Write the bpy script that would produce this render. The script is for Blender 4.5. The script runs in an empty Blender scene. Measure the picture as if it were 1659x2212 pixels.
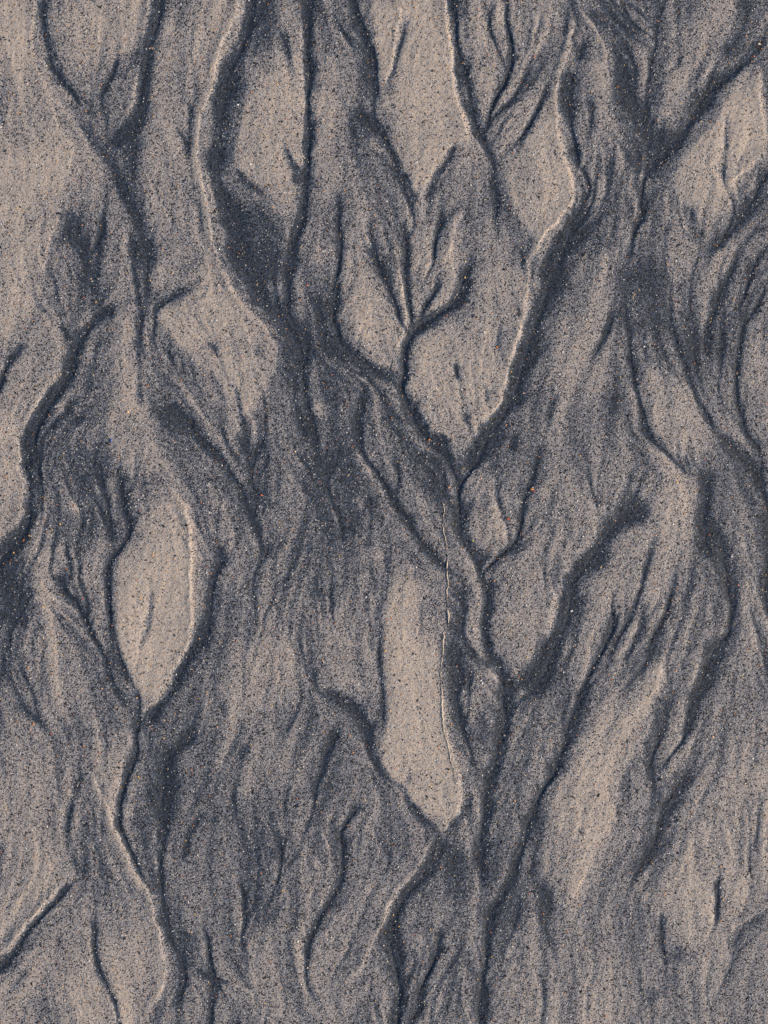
import bpy, math, random
import numpy as np
from mathutils import Vector

# ------------------------------------------------------------------ camera, sky, sun, exposure
S = 0.0005                      # metres per survey unit; the bed is surveyed in 0.5 mm units
CX, CY = 829.5, 1106.0
scene = bpy.context.scene
cam = bpy.data.cameras.new("camera")
cam_o = bpy.data.objects.new("camera", cam)
scene.collection.objects.link(cam_o)
cam.sensor_fit = 'VERTICAL'
cam.sensor_height = 36.0
CAM_H = 1.7
cam.lens = 36.0 * CAM_H / (2212 * S)
cam_o.location = (0, 0, CAM_H)
cam_o.rotation_euler = (0, 0, 0)
cam.clip_start = 0.05
cam.clip_end = 2000
scene.camera = cam_o

SUN_EL, SUN_AZ = math.radians(20), math.radians(-14)     # low sun on the right, a little below
world = bpy.data.worlds.new("World")
scene.world = world
world.use_nodes = True
wn = world.node_tree
sky = wn.nodes.new("ShaderNodeTexSky")
sky.sky_type = 'NISHITA'
sky.sun_disc = False
sky.sun_elevation = SUN_EL
sky.sun_rotation = math.pi / 2 - SUN_AZ
wn.links.new(sky.outputs[0], wn.nodes["Background"].inputs[0])
wn.nodes["Background"].inputs[1].default_value = 0.12
sun = bpy.data.lights.new("sun", 'SUN')
sun.energy = 5.0
sun.angle = math.radians(2.0)
sun.color = (1.0, 0.82, 0.65)
sun_o = bpy.data.objects.new("sun", sun)
scene.collection.objects.link(sun_o)
sun_o.location = (2, -0.5, 1.5)
sv = Vector((math.cos(SUN_EL) * math.cos(SUN_AZ), math.cos(SUN_EL) * math.sin(SUN_AZ), math.sin(SUN_EL)))
sun_o.rotation_euler = sv.to_track_quat('Z', 'Y').to_euler()
vs = scene.view_settings
vs.view_transform = 'Standard'
vs.look = 'None'
vs.exposure = 0.32
vs.gamma = 1.0
vs.use_curve_mapping = False

# ------------------------------------------------------------------ survey of the rills (units of 0.5 mm)
# g groove, d dark sand spread, in places painted shade, p pale sand spread, l bank that drops to the right, m bank that drops to the left
SURVEY = """g 13 .6 A1: 82,0 87,30 92,58 101,82 107,108 113,140 130,172 148,198 158,225 168,250 190,282 212,320 240,355 250,385 265,412 278,440 295,470 305,497 313,527 321,555 326,590 334,640
l 6 .75: 68,0 68,50 69,75 71,112 78,140 85,165 95,182 105,217 115,242 125,270 137,290 152,308 150,332 147,362
l 6 .5: 125,430 122,460 107,495 97,535 90,565 87,595
g 6 .5: 122,145 135,180 150,198 175,220 198,238
g 6 .55: 265,115 255,140 238,172 228,198 208,222
g 13 .62 A2: 342,0 332,38 328,70 318,105 318,150 308,190 305,238 300,265 265,285 250,300 232,322
l 6 .6: 318,0 310,40 306,80
l 7 .7: 300,160 296,180 294,205 278,252
d 14 .5: 300,265 292,300 282,370
g 4 .4: 380,275 412,330
g 6 .6: 416,215 411,250 408,290 412,335
l 8 1: 516,0 502,45 486,80 475,118 462,148 456,180 445,212 432,250 427,288 427,320 431,350 437,385 442,422 447,465 452,510 462,535 470,565 485,597 502,630 522,655 550,687 572,712 595,750
g 24 .78 B sl: 545,0 530,50 512,100 499,130 484,162 472,212 472,262 468,312 463,362 470,412 480,450 486,490 500,540 524,590 556,635 586,668 610,702 627,727 642,765 652,805
d 38 .42: 545,430 555,500 575,560 590,620
m 8 .35: 557,0 549,75 537,125 527,225 517,275 507,320 508,350 522,380 537,405
g 13 .9 C sl: 660,0 660,60 658,100 658,140 662,187 662,250 660,300 657,375 655,415 652,452 635,515 627,555 615,590 610,627 608,665
d 14 .5: 668,0 672,60 675,110 678,160
p 38 .6: 590,150 572,230 575,310 592,400
g 6 .5: 610,58 627,162 640,205
g 6 .5: 605,312 622,350 632,365
d 12 .5: 635,350 645,400
g 7 .55: 508,362 520,380 540,402 575,425 598,440
d 9 .4: 545,447 575,480 600,520
p 17 .55: 702,112 715,200 702,300 702,375 690,440
g 9 .9 E sr: 760,0 772,32 790,70 802,105 810,145 812,187 815,214
g 5 .45: 715,12 730,45 750,78 770,110
d 14 .35: 795,110 790,170 788,230
g 7 .5: 757,237 760,300
p 8 .6: 792,305 808,318 825,332
l 7 .8: 867,0 859,50 850,100 837,162 830,182
d 10 .35: 874,32 864,100 847,162 836,212
p 46 .75: 900,100 905,160 895,250 902,330 900,380
g 12 .68 FL sr: 760,235 800,260 826,290 845,320 860,352 876,400 884,420 896,447
m 7 .3: 845,300 862,335 880,390 890,425
g 6 .5: 990,307 969,330 954,357 937,380 924,410 909,440
l 6 .5: 983,307 962,330 947,357 930,380 917,410
l 6 .95: 957,0 962,50 969,100 974,150 982,195 994,245 1007,282 1018,302
g 10 .75 G1 sl: 969,0 977,62 981,125 993,187 1005,237 1027,282 1047,312 1062,350 1067,387 1069,415 1072,452 1069,492
g 7 .5: 1002,125 1012,175 1029,237 1042,275
g 6 .45: 1054,12 1062,62 1074,82
g 7 .65: 1099,0 1102,50 1104,87 1102,137 1094,170 1079,200 1064,225 1052,260 1047,280
p 20 .5: 1040,140 1044,170 1050,205
l 7 .75: 1189,12 1182,55 1172,82 1157,107 1144,122
l 8 1: 1239,50 1229,82 1222,125 1214,162 1207,212 1202,262 1207,300 1214,350 1227,395 1232,425 1217,457 1199,482 1177,507 1162,540 1147,565 1142,602 1136,640 1132,677 1127,702 1114,737 1107,770 1099,815 1089,830 1082,855 1069,877 1052,907
p 25 .5: 1190,240 1180,320 1200,400 1190,450
g 7 .55 sr: 1194,180 1169,220 1152,250 1137,287 1114,330
m 6 .3: 1180,215 1160,252 1146,287 1122,332
g 5 .5: 1150,140 1112,205 1094,225 1069,250
d 20 .3: 1180,120 1150,170 1130,200
g 15 .68: 1236,150 1230,190 1229,225 1234,275 1239,325 1240,360
l 5 .8: 1247,15 1264,42 1279,67 1294,92 1304,120 1309,150 1317,195
p 13 .55: 1289,125 1295,160 1303,200
g 8 .6: 1252,95 1247,140
d 28 .38: 1275,15 1320,50 1380,70
g 28 .82 K sl: 1315,88 1332,137 1339,187 1357,225 1384,262 1406,300 1414,330
g 6 .5: 1464,0 1464,37 1467,75 1457,150
p 16 .4: 1519,40 1510,80
d 20 .6: 1614,0 1604,75 1569,125
p 13 .45: 1422,230 1432,258
g 22 .74 L sr: 1650,80 1634,107 1582,160 1544,197 1507,237 1482,270 1457,310 1424,348 1394,390
m 7 .4: 1609,147 1574,212 1537,257 1499,300 1474,327
l 6 .5: 1552,132 1527,160 1482,205
p 30 .6: 1615,200 1610,280 1590,340
l 8 .85: 1637,150 1644,232 1649,287 1647,325 1619,357 1589,380 1572,405
g 6 .45: 1567,237 1564,300 1557,337 1567,390
g 15 .6: 1655,360 1640,390 1625,420 1596,470 1564,507 1526,535 1506,560
d 25 .5: 1390,330 1380,380
l 5 .8: 1267,320 1257,350 1247,375
g 7 .5: 1274,207 1282,262 1290,290
d 24 .5: 150,440 165,500 190,560 205,620
g 9 .62: 232,415 225,452 220,502 207,565 205,610 200,640
g 8 .6: 150,455 140,490 120,530
g 6 .5: 275,502 285,555 292,602 302,665 302,702 300,740 304,790 302,875
p 8 .45: 265,490 265,545
p 14 .6: 336,560 338,600 340,628
g 7 .6: 415,612 370,637 342,657 335,680
g 14 .92 O sl: 250,655 217,672 200,687 182,710 165,735 155,765 145,795 130,820 107,855 82,890 62,930 52,970 54,1010 64,1047 67,1080 60,1112 40,1145 18,1172 0,1187 -30,1205
l 7 .65: 140,790 120,822 95,850 70,885 48,925
l 7 .6: 38,965 40,1010 50,1050 50,1085 42,1112 25,1138 0,1157 -20,1168
d 20 .4: 228,600 217,640 200,680
g 6 .45: 132,697 150,727 155,745
g 7 .55: 220,710 215,747 200,785 190,810 175,850
g 10 .6: 48,735 25,770 10,800 -5,835
p 9 .5: 265,675 272,715 278,750
p 22 .55: 297,765 285,810 280,860 300,890
g 6 .45: 357,765 375,788
g 7 .65 Q: 725,415 729,465 726,510 730,555 731,602 720,647 713,685
g 9 .6 Q2: 713,685 725,720 740,747 768,775 803,797 835,812 860,822
m 7 .35: 735,715 750,742 780,768 815,790 840,800
g 7 .5: 672,632 680,657 692,690 698,735 720,760 750,790 790,815
d 20 .6: 800,520 820,570 840,615 855,660 868,695
p 18 .4: 690,530 690,575
p 24 .45: 790,620 785,690 810,740
p 50 .5: 420,660 465,665 490,720
p 18 .45: 515,770 520,810
d 8 .4: 445,735 470,760
d 9 .4: 557,740 562,770
g 7 .68 R: 872,480 879,527 879,565 882,602 886,640 890,677 888,705
l 5 .6: 864,570 871,627 876,665 878,695 873,722 859,740 852,765
g 7 .78: 962,458 952,495 944,525 945,562
l 7 .95: 1002,447 989,477 979,515 969,547 954,582
g 10 .88 T: 1017,565 1002,605 992,637 977,657 954,672 929,687 904,705 887,725 874,747 868,777 868,805 862,837 872,875 892,917 912,950
g 9 .7: 954,600 942,627 927,655 912,688
p 10 .6: 908,640 908,665 900,685
p 14 .5: 854,535 858,560
p 34 .35: 1054,580 1060,640
p 7 .55: 1044,790 1046,830
p 10 .5: 1099,765 1090,820
p 9 .5: 959,795 965,840
p 30 .4: 960,850 1010,880
g 5 .3: 1074,700 1069,755
g 5 .45: 979,780 985,825
g 5 .45: 1048,830 1050,870
g 5 .4: 1000,880 1015,920
g 26 .85 V sl: 1252,460 1239,477 1214,515 1192,555 1179,602 1162,652 1149,697 1137,735 1127,770 1115,810 1104,837 1087,867 1069,895 1049,930 1026,965 1004,990 989,1012
d 22 .5: 1275,440 1250,505 1225,560 1195,640
g 6 .5: 1129,465 1147,497 1152,522
g 5 .5: 1124,527 1129,565 1133,592
g 9 .62 W: 1386,395 1384,460 1372,497 1364,535 1352,565
d 15 .45: 1352,565 1352,615 1344,665 1352,715 1357,765 1369,820
g 11 .62 W2 sr: 1362,800 1379,855 1389,885 1393,915 1404,937 1418,957
l 6 .6: 1306,545 1302,580 1297,612
p 6 .45: 1331,530 1329,570
g 8 .6: 1319,665 1309,702 1289,745 1274,775
g 6 .55: 1476,427 1489,460 1502,492 1509,518
g 6 .5: 1481,500 1494,520
d 12 .45: 1506,560 1496,602 1496,665 1499,727 1501,790
p 14 .5: 1556,425 1544,462
g 10 .5: 1590,560 1581,577 1556,622 1544,665 1529,715 1526,770
g 7 .6: 1658,615 1629,665 1606,695 1601,740 1594,805 1592,850 1598,892 1609,930 1628,965
d 35 .3: 1400,560 1420,640 1440,720
p 16 .5: 1406,797 1416,830
p 20 .4: 1631,727 1630,790 1645,850
g 6 .75: 82,975 83,1017 80,1055
d 22 .45: 120,880 105,950 88,1020 90,1090
d 8 .4: 150,860 148,900
g 4 .5: 185,900 160,910
g 5 .45: 207,967 210,1005 217,1047
l 8 .8: 240,1030 245,1067 250,1117 255,1135
g 7 .9 AB sr: 260,1020 262,1067 270,1100 282,1125 285,1147 275,1175 260,1200 246,1225 238,1252 240,1307 247,1350 252,1387 260,1420 267,1447 282,1467 292,1487 300,1515 300,1545 298,1582 295,1620 287,1655 270,1700 258,1746 261,1793 279,1839 302,1886
d 10 .35: 290,1600 278,1680 268,1740
g 7 .6: 238,1042 238,1092 246,1142 255,1170
d 28 .38: 180,960 200,1040 220,1100 190,1160
p 9 .65: 155,1082 166,1108
p 6 .75: 130,1175 131,1212
p 12 .4: 92,1180 90,1230
d 36 .6: -10,1215 15,1250 35,1310 20,1360
p 42 .95: 350,1075 365,1180 375,1280 355,1380 335,1450 315,1510
p 20 .8: 285,1300 290,1380 300,1440
l 8 1: 362,1050 390,1085 400,1117 410,1150 413,1192 414,1230 414,1300 411,1360 409,1390 385,1433 362,1473 345,1505 310,1546
g 5 .4: 335,1270 322,1312 315,1370 297,1427 287,1455
g 13 .72 AD: 480,1170 475,1215 462,1266 454,1320 445,1365 424,1398 397,1432 374,1467 357,1497 334,1529 312,1562
p 10 .85: 520,842 529,867 528,884
g 6 .45: 502,835 515,858 528,890
d 10 .5: 532,892 530,917 522,967 525,1005
g 12 .62 AE: 352,868 395,908 440,955 465,980 485,1005 507,1037 520,1060 530,1090 537,1117 545,1135 560,1165
d 22 .5: 545,940 552,992 547,1055 555,1110
g 8 .55: 633,800 636,837 640,880 647,930 652,962
g 9 .82 AG sr: 650,790 660,830 665,867 672,905 677,930 682,970
p 14 .6: 684,860 690,900
g 9 .62: 785,825 782,867 777,910 780,942 787,980 805,1010 825,1042 850,1080 870,1110 892,1137 912,1175 942,1205 965,1232
p 8 .5: 770,965 782,995 797,1020
d 30 .48: 690,960 702,1005 710,1055 727,1105 740,1167
d 10 .5: 800,1070 790,1115
p 8 .5: 772,1075 775,1112
d 17 .48: 488,1180 478,1230
d 14 .35: 590,1170 570,1200
p 24 .35: 802,1180 800,1220
g 16 .92 AI sl: 868,850 880,885 898,918 918,948 945,972 968,995 982,1030 984,1067 984,1105 990,1137 1004,1167 1019,1187 1034,1217 1044,1245
m 7 .45: 884,845 908,885 927,915 940,932 967,943 985,955 994,970
d 11 .7: 950,948 978,955
m 5 .4: 1060,905 1022,942 1004,966
d 30 .45: 890,960 930,1020 960,1070 985,1120
d 10 .5: 925,980 955,1020
g 6 .4: 845,970 855,1005 867,1055
g 8 .6: 1170,960 1154,1005 1140,1050 1132,1080 1124,1112 1112,1155 1102,1185 1075,1207
m 5 .4: 1104,1190 1085,1204 1066,1216
g 7 .5: 1080,1000 1074,1040 1072,1067 1084,1105 1094,1125
g 5 .4: 1029,1067 1014,1092 1010,1120
g 8 .45: 1199,855 1184,892 1179,930
g 7 .35: 1117,937 1104,980
p 8 .4: 1187,930 1190,975
p 8 .5: 1180,1040 1165,1075
p 26 .35: 1054,1120 1050,1170
p 9 .5: 1060,1210 1048,1240
g 24 .78 AL: 1390,1070 1364,1105 1344,1125 1319,1150 1294,1180 1274,1205 1256,1230 1234,1266 1217,1323 1196,1384 1176,1432 1154,1471 1130,1500
p 9 .55: 1232,1215 1211,1266 1196,1310 1181,1362
g 7 .45: 1274,1005 1276,1055 1289,1100
p 8 .6: 1299,1095 1298,1115
l 5 .5: 1340,1030 1328,1055
g 14 .6: 1519,1010 1519,1067 1514,1117 1514,1167 1524,1210
g 14 .68 AM: 1530,1130 1556,1192 1578,1250 1586,1300 1577,1358 1560,1388 1534,1427 1516,1471 1503,1506 1490,1558 1489,1600
g 13 .45: 1495,1660 1455,1717 1431,1752 1408,1833 1362,1891
g 13 .58 AN2: 1560,930 1574,955 1599,985 1619,1025 1634,1055 1656,1085
d 12 .5: 1629,950 1635,975
d 14 .4: 1405,940 1440,970 1480,1000 1502,1018
d 20 .35: 1655,1100 1650,1200 1655,1340
p 10 .7: 1419,880 1417,904
p 24 .3: 1469,930 1465,960
p 8 .4: 1476,1185 1474,1230
d 20 .38: 1331,840 1315,890
g 8 .78 AN: 130,1235 135,1274 157,1294 175,1322 192,1352 207,1377 222,1414 228,1449 240,1479 260,1504 282,1532
d 15 .3: 225,1394 250,1444
p 10 .5: 92,1269 100,1344 110,1444 117,1519
p 10 .35: 215,1290 217,1344
d 20 .4: -5,1440 5,1490
m 6 .35: 37,1481 62,1519 92,1541 117,1561
d 10 .4: 25,1510 60,1548 100,1575
l 6 .6: 195,1519 200,1569 205,1619
d 9 .3: 140,1540 145,1600
p 8 .4: 272,1585 282,1620
g 14 .8 AP: 424,1562 412,1588 393,1608 370,1626 358,1655 352,1700 344,1764 343,1833
d 16 .45: 385,1640 378,1680 360,1730
g 9 .5: 343,1833 348,1920 366,2019 390,2083 380,2182
g 8 .55: 715,1255 716,1320
d 12 .35: 685,1240 680,1290
g 5 .65: 826,1353 817,1440 825,1506 820,1590
p 12 .5: 737,1366 755,1397
p 14 .35: 728,1453 745,1480
p 7 .4: 794,1395 798,1440
g 12 .78 AQ: 690,1485 720,1508 750,1526 773,1554 790,1588 808,1636
g 6 .55: 806,1630 832,1671 867,1705 896,1758 925,1787 940,1802
m 6 .5: 817,1628 842,1669 877,1703 906,1756 932,1782
g 9 .72: 730,1572 716,1606 702,1636 690,1668 668,1725
g 7 .5: 648,1490 633,1540 618,1580
d 17 .42: 612,1510 595,1584
g 9 .5: 530,1605 510,1650
g 6 .4: 476,1505 482,1545
g 6 .45: 672,1435 675,1470
p 6 .5: 506,1532 493,1556
p 40 .85: 886,1245 872,1353 895,1450 900,1527 920,1600 940,1660 948,1720 945,1770
l 6 .7: 958,1480 960,1540 965,1590 973,1620 984,1660 989,1700 990,1740 981,1768 955,1794 944,1801
g 4 .4: 953,1690 960,1738
g 5 .45: 890,1668 876,1695
p 16 .5: 850,1520 855,1600 880,1650
g 17 .72 AT sl: 970,1385 972,1410 978,1462 984,1506 994,1558 1010,1606
p 4 .45: 1017,1488 1025,1540 1022,1575
g 5 .6: 1010,1445 1016,1510
d 13 .5: 990,1260 995,1330 985,1390
g 15 .74 AU: 1044,1245 1056,1300 1048,1353 1058,1410 1078,1435 1091,1471 1088,1514 1086,1549 1078,1601 1068,1654 1054,1700 1047,1775 1041,1833 1035,1920
l 3 .6: 1015,1295 1021,1344 1034,1390
g 7 .6: 999,1397 1030,1410
p 6 .65: 1118,1443 1108,1468
p 28 .3: 1126,1310 1100,1388
g 10 .72 AV: 1325,1325 1310,1384 1272,1462 1252,1514 1228,1575 1205,1630 1187,1671 1158,1723 1123,1816 1106,1880 1085,1926 1066,1965 1050,2050 1036,2150 1027,2215 1022,2260
d 5 .6: 1085,1928 1062,1975 1050,2050 1036,2150 1027,2215
g 7 .5: 1232,1480 1214,1540 1200,1575
p 20 .7: 1425,1435 1412,1475 1388,1519 1353,1558 1326,1615 1312,1660 1298,1750 1278,1833 1228,1938
l 7 .6: 1426,1428 1419,1473 1405,1510
l 7 .5: 1375,1580 1352,1636 1345,1680
l 7 .5: 1283,1848 1253,1909 1224,1950
l 8 .6: 1514,1410 1497,1462 1490,1490
p 10 .4: 1549,1340 1540,1380
p 10 .4: 1610,1250 1615,1331 1619,1453
d 22 .4: 1445,1490 1418,1593 1400,1680
d 12 .3: 1297,1380 1280,1440
d 12 .35: 1400,1290 1385,1380 1360,1450
l 6 .5: 1500,1590 1488,1640
p 45 .4: 1630,1640 1620,1720
l 8 1: 192,1671 209,1705 232,1746 250,1798 267,1839 285,1886 314,1920 331,1973 343,2019 351,2077 351,2135 331,2185
p 12 .6: 262,1676 246,1717 243,1775
g 6 .4: 212,1690 221,1734 227,1804
g 9 .5: 157,1671 151,1746 142,1798 150,1835
d 15 .4: 160,1840 172,1890
g 8 .72 AX: 150,1910 110,1955 76,1992 46,2027 17,2071 -5,2095
l 6 .95: 118,1928 70,1982 31,2022 0,2062 -15,2075
d 9 .35: 60,2090 12,2147
g 6 .55: 200,1985 206,2054 227,2118 250,2170 258,2215
l 5 .5: 192,2015 200,2080
l 5 .5: 230,2120 242,2160
g 5 .65: 343,1850 349,1909 360,1945
p 5 .5: 336,1850 338,1890
g 6 .8 AY: 442,1995 447,2077 453,2141 450,2215
g 5 .55: 415,2090 430,2105 448,2115
g 5 .6: 492,2126 470,2118 455,2112
d 14 .4: 407,2010 410,2060
g 7 .6: 437,1755 412,1798 396,1862
g 5 .5: 517,1905 526,1961 529,2037 532,2105
p 45 .5: 280,2000 295,2060 300,2120
p 36 .35: 150,2100 170,2170
g 5 .4: 1012,1723 990,1770 960,1799
l 6 .75: 936,1810 913,1851 890,1897 861,1938 838,1973 823,2008 797,2048 780,2089 745,2124
g 13 .62 BB: 948,1812 927,1857 899,1909 870,1949 845,2000 850,2037 856,2124 858,2215
d 26 .45: 970,1840 985,1900 975,1950
g 8 .6: 838,2000 848,2060 854,2130
p 18 .35: 900,2010 893,2060
g 10 .65: 950,2000 937,2066 913,2124 902,2200
g 7 .55 BA: 776,1727 748,1775 743,1833 739,1903 722,1938 692,1979 669,2031 660,2077 663,2124 682,2160
d 7 .6: 722,1938 692,1979 669,2031 660,2080
p 10 .6: 640,2020 646,2066 655,2090
l 4 .5: 606,1870 614,1910 623,1955
g 6 .45: 608,1790 616,1870
g 5 .7: 1552,1885 1556,1938 1553,1990
p 24 .45: 1600,1900 1610,1960
p 6 .75: 1584,2005 1594,1996
d 15 .35: 1658,1973 1611,2008 1588,2060
l 5 .4: 1655,1950 1625,1985 1600,1998
g 6 .5: 1431,1965 1431,2037 1437,2090
d 20 .4: 1470,2040 1460,2080
d 14 .4: 1410,2130 1405,2175
p 6 .5: 1518,1770 1516,1850
p 10 .5: 1391,1920 1388,1950
p 12 .35: 1565,2040 1560,2090
p 10 .35: 1431,2150 1425,2190
d 10 .45: 1178,1910 1193,1985
d 8 .45: 1120,1935 1112,2010
d 60 .2: 560,1700 600,1850 560,2000
d 60 .2: 640,1150 600,1280 580,1400
d 50 .15: 1150,1750 1200,2050
d 40 .15: 1550,1120 1450,1300
g 7 .5: 1640,480 1590,540 1570,620 1560,700 1556,780
g 6 .5: 1655,520 1620,580 1600,650
g 6 .45: 1450,470 1440,560 1450,660 1470,760 1500,850 1540,920
g 5 .4: 1420,1150 1390,1260 1350,1360 1320,1450
g 5 .4: 1470,1180 1450,1290 1410,1400 1380,1480
"""

rng = np.random.default_rng(11)
X0, Y0, ST = -92.0, -92.0, 2.1
NX = int((1659 + 184) / ST) + 1
NY = int((2212 + 184) / ST) + 1
gx = X0 + ST * np.arange(NX)
gy = Y0 + ST * np.arange(NY)
PX, PY = np.meshgrid(gx, gy)
PX = PX.astype(np.float32); PY = PY.astype(np.float32)

def gauss(a, sig):                       # sig in cells
    r = int(max(1, math.ceil(sig * 3)))
    k = np.exp(-0.5 * (np.arange(-r, r + 1) / sig) ** 2); k /= k.sum()
    for ax in (0, 1):
        pad = [(0, 0), (0, 0)]; pad[ax] = (r, r)
        b = np.pad(a, pad, mode='reflect')
        n = a.shape[ax]
        if r > 14:                       # long kernels by running sums: three box passes
            w = int(max(1, round(math.sqrt(4 * sig * sig + 1)))) | 1
            out = a
            for _ in range(3):
                h = w // 2
                pad[ax] = (h + 1, h)
                c = np.cumsum(np.pad(out, pad, mode='reflect').astype(np.float64), axis=ax)
                if ax == 0: out = (c[w:] - c[:-w]) / w
                else: out = (c[:, w:] - c[:, :-w]) / w
                out = out.astype(np.float32)
            a = out
        else:
            out = np.zeros_like(a)
            for i, kv in enumerate(k):
                out += np.float32(kv) * (b[i:i + n] if ax == 0 else b[:, i:i + n])
            a = out
    return a

def noise(sig, seed):
    g = np.random.default_rng(seed).standard_normal((NY, NX)).astype(np.float32)
    g = gauss(g, sig) if sig > 0 else g
    return (g - g.mean()) / g.std()

def bil(f, x, y):                        # sample raster f at survey coordinates
    u = np.clip((x - X0) / ST, 0, NX - 1.001); v = np.clip((y - Y0) / ST, 0, NY - 1.001)
    i = u.astype(np.int32); j = v.astype(np.int32); u = u - i; v = v - j
    return (f[j, i] * (1 - u) + f[j, i + 1] * u) * (1 - v) + (f[j + 1, i] * (1 - u) + f[j + 1, i + 1] * u) * v

WX = PX + 3.0 * noise(14, 1) + 1.5 * noise(4, 2)
WY = PY + 3.0 * noise(14, 3) + 1.5 * noise(4, 4)
MOD = noise(9, 5)                        # patchy strength along the rills

def spline(pts, step=7.0):
    p = np.array(pts, float)
    p = np.vstack([2 * p[0] - p[1], p, 2 * p[-1] - p[-2]])
    out = []
    for i in range(1, len(p) - 2):
        a, b, c, d = p[i - 1], p[i], p[i + 1], p[i + 2]
        n = max(2, int(np.hypot(*(c - b)) / step))
        t = np.linspace(0, 1, n, endpoint=False)[:, None]
        out.append(0.5 * (2 * b + (c - a) * t + (2 * a - 5 * b + 4 * c - d) * t ** 2 + (3 * b - a - 3 * c + d) * t ** 3))
    out.append(p[-2][None])
    return np.vstack(out)

def field(line, reach):
    """signed distance (right +) and position along a surveyed line, on a window of the raster"""
    lo = line.min(0) - reach - 12; hi = line.max(0) + reach + 12
    i0 = max(0, int((lo[0] - X0) / ST)); i1 = min(NX, int((hi[0] - X0) / ST) + 2)
    j0 = max(0, int((lo[1] - Y0) / ST)); j1 = min(NY, int((hi[1] - Y0) / ST) + 2)
    if i1 <= i0 or j1 <= j0: return None
    wx = WX[j0:j1, i0:i1]; wy = WY[j0:j1, i0:i1]
    best = np.full(wx.shape, 1e9, np.float32); sgn = np.zeros_like(best); pos = np.zeros_like(best)
    dxm = np.zeros_like(best); dym = np.ones_like(best)
    seg = np.hypot(*np.diff(line, axis=0).T); acc = np.concatenate([[0], np.cumsum(seg)]); tot = acc[-1]
    for k in range(len(line) - 1):
        a = line[k]; d = line[k + 1] - a; L = seg[k]
        if L < 1e-6: continue
        a0 = int((min(a[0], line[k + 1][0]) - reach - 12 - X0) / ST) - i0; a1 = int((max(a[0], line[k + 1][0]) + reach + 12 - X0) / ST) + 2 - i0
        b0 = int((min(a[1], line[k + 1][1]) - reach - 12 - Y0) / ST) - j0; b1 = int((max(a[1], line[k + 1][1]) + reach + 12 - Y0) / ST) + 2 - j0
        a0 = max(a0, 0); b0 = max(b0, 0)
        if a1 <= a0 or b1 <= b0: continue
        sl = (slice(b0, b1), slice(a0, a1))
        ux = wx[sl] - a[0]; uy = wy[sl] - a[1]
        t = np.clip((ux * d[0] + uy * d[1]) / (L * L), 0, 1)
        ex = ux - t * d[0]; ey = uy - t * d[1]
        q = np.sqrt(ex * ex + ey * ey)
        m = q < best[sl]
        best[sl] = np.where(m, q, best[sl])
        sgn[sl] = np.where(m, np.sign(ux * d[1] - uy * d[0]), sgn[sl])
        pos[sl] = np.where(m, (acc[k] + t * L) / tot, pos[sl])
        f = 1 if d[1] >= 0 else -1
        dxm[sl] = np.where(m, f * d[0] / L, dxm[sl]); dym[sl] = np.where(m, f * d[1] / L, dym[sl])
    return (slice(j0, j1), slice(i0, i1)), best, sgn, pos, dxm, dym, tot

def edge(p): return 0 < p[0] < 1659 and 0 < p[1] < 2212

BANKS = [
 ("pale teardrop sand bank with a bright right edge, left of the centre", [(330,1055),(366,1048),(402,1112),(417,1192),(416,1388),(366,1477),(308,1552),(296,1495),(264,1415),(254,1330),(264,1215),(290,1148)]),
 ("long pale sand bank ending in a sharp V, beside the hairline crack", [(865,1215),(920,1222),(956,1250),(955,1370),(950,1450),(962,1580),(992,1700),(988,1762),(943,1804),(898,1750),(835,1665),(826,1560),(826,1380),(850,1235)]),
 ("broad sand bank with a blunt notched tip above the forked dark rill", [(1015,640),(1132,690),(1112,750),(1098,830),(1056,907),(996,970),(978,947),(937,936),(905,885),(878,810),(895,735),(955,690)]),
 ("pale pointed sand bank at the top, just right of the slanting dark rill", [(842,190),(872,70),(945,10),(972,100),(984,195),(1008,287),(962,335),(902,449),(872,370),(838,250)]),
 ("sand bank with a cracked crusted tip above the forked dark rill", [(738,560),(795,520),(868,610),(880,700),(850,798),(770,752),(728,690)]),
 ("oval sand bank between the two dark vertical rills at the top", [(548,120),(635,70),(648,300),(636,420),(598,440),(524,375),(510,330)]),
 ("tan sand bank with a dark vertical streak at the upper right edge", [(1490,335),(1600,155),(1638,155),(1650,300),(1574,405),(1510,500),(1470,420)]),
 ("leaf-shaped sand bank right of centre top with a bright wavy right edge", [(1208,180),(1203,262),(1234,425),(1166,522),(1130,470),(1095,400),(1118,335)]),
 ("rounded tan sand bank in the lower left corner with a bright right rim", [(205,1985),(330,1965),(354,2077),(353,2138),(328,2190),(258,2178),(214,2070)]),
 ("small kite-shaped sand bank in the upper left", [(126,150),(190,70),(268,100),(208,226),(152,196)]),
 ("rounded sand bank at the left edge inside the bend of the darkest rill", [(-60,860),(30,930),(42,1010),(54,1080),(30,1138),(-60,1180)]),
 ("broad pale sand wedge left of centre under the long bright bank edge", [(446,470),(470,570),(505,635),(600,755),(560,860),(440,800),(345,690),(425,610)]),
]
def inside(poly, x, y):
    c = np.zeros(x.shape, bool); n = len(poly)
    for a in range(n):
        x1, y1 = poly[a]; x2, y2 = poly[a - 1]
        if y1 == y2: continue
        c ^= ((y1 > y) != (y2 > y)) & (x < (x2 - x1) * (y - y1) / (y2 - y1) + x1)
    return c
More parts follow.
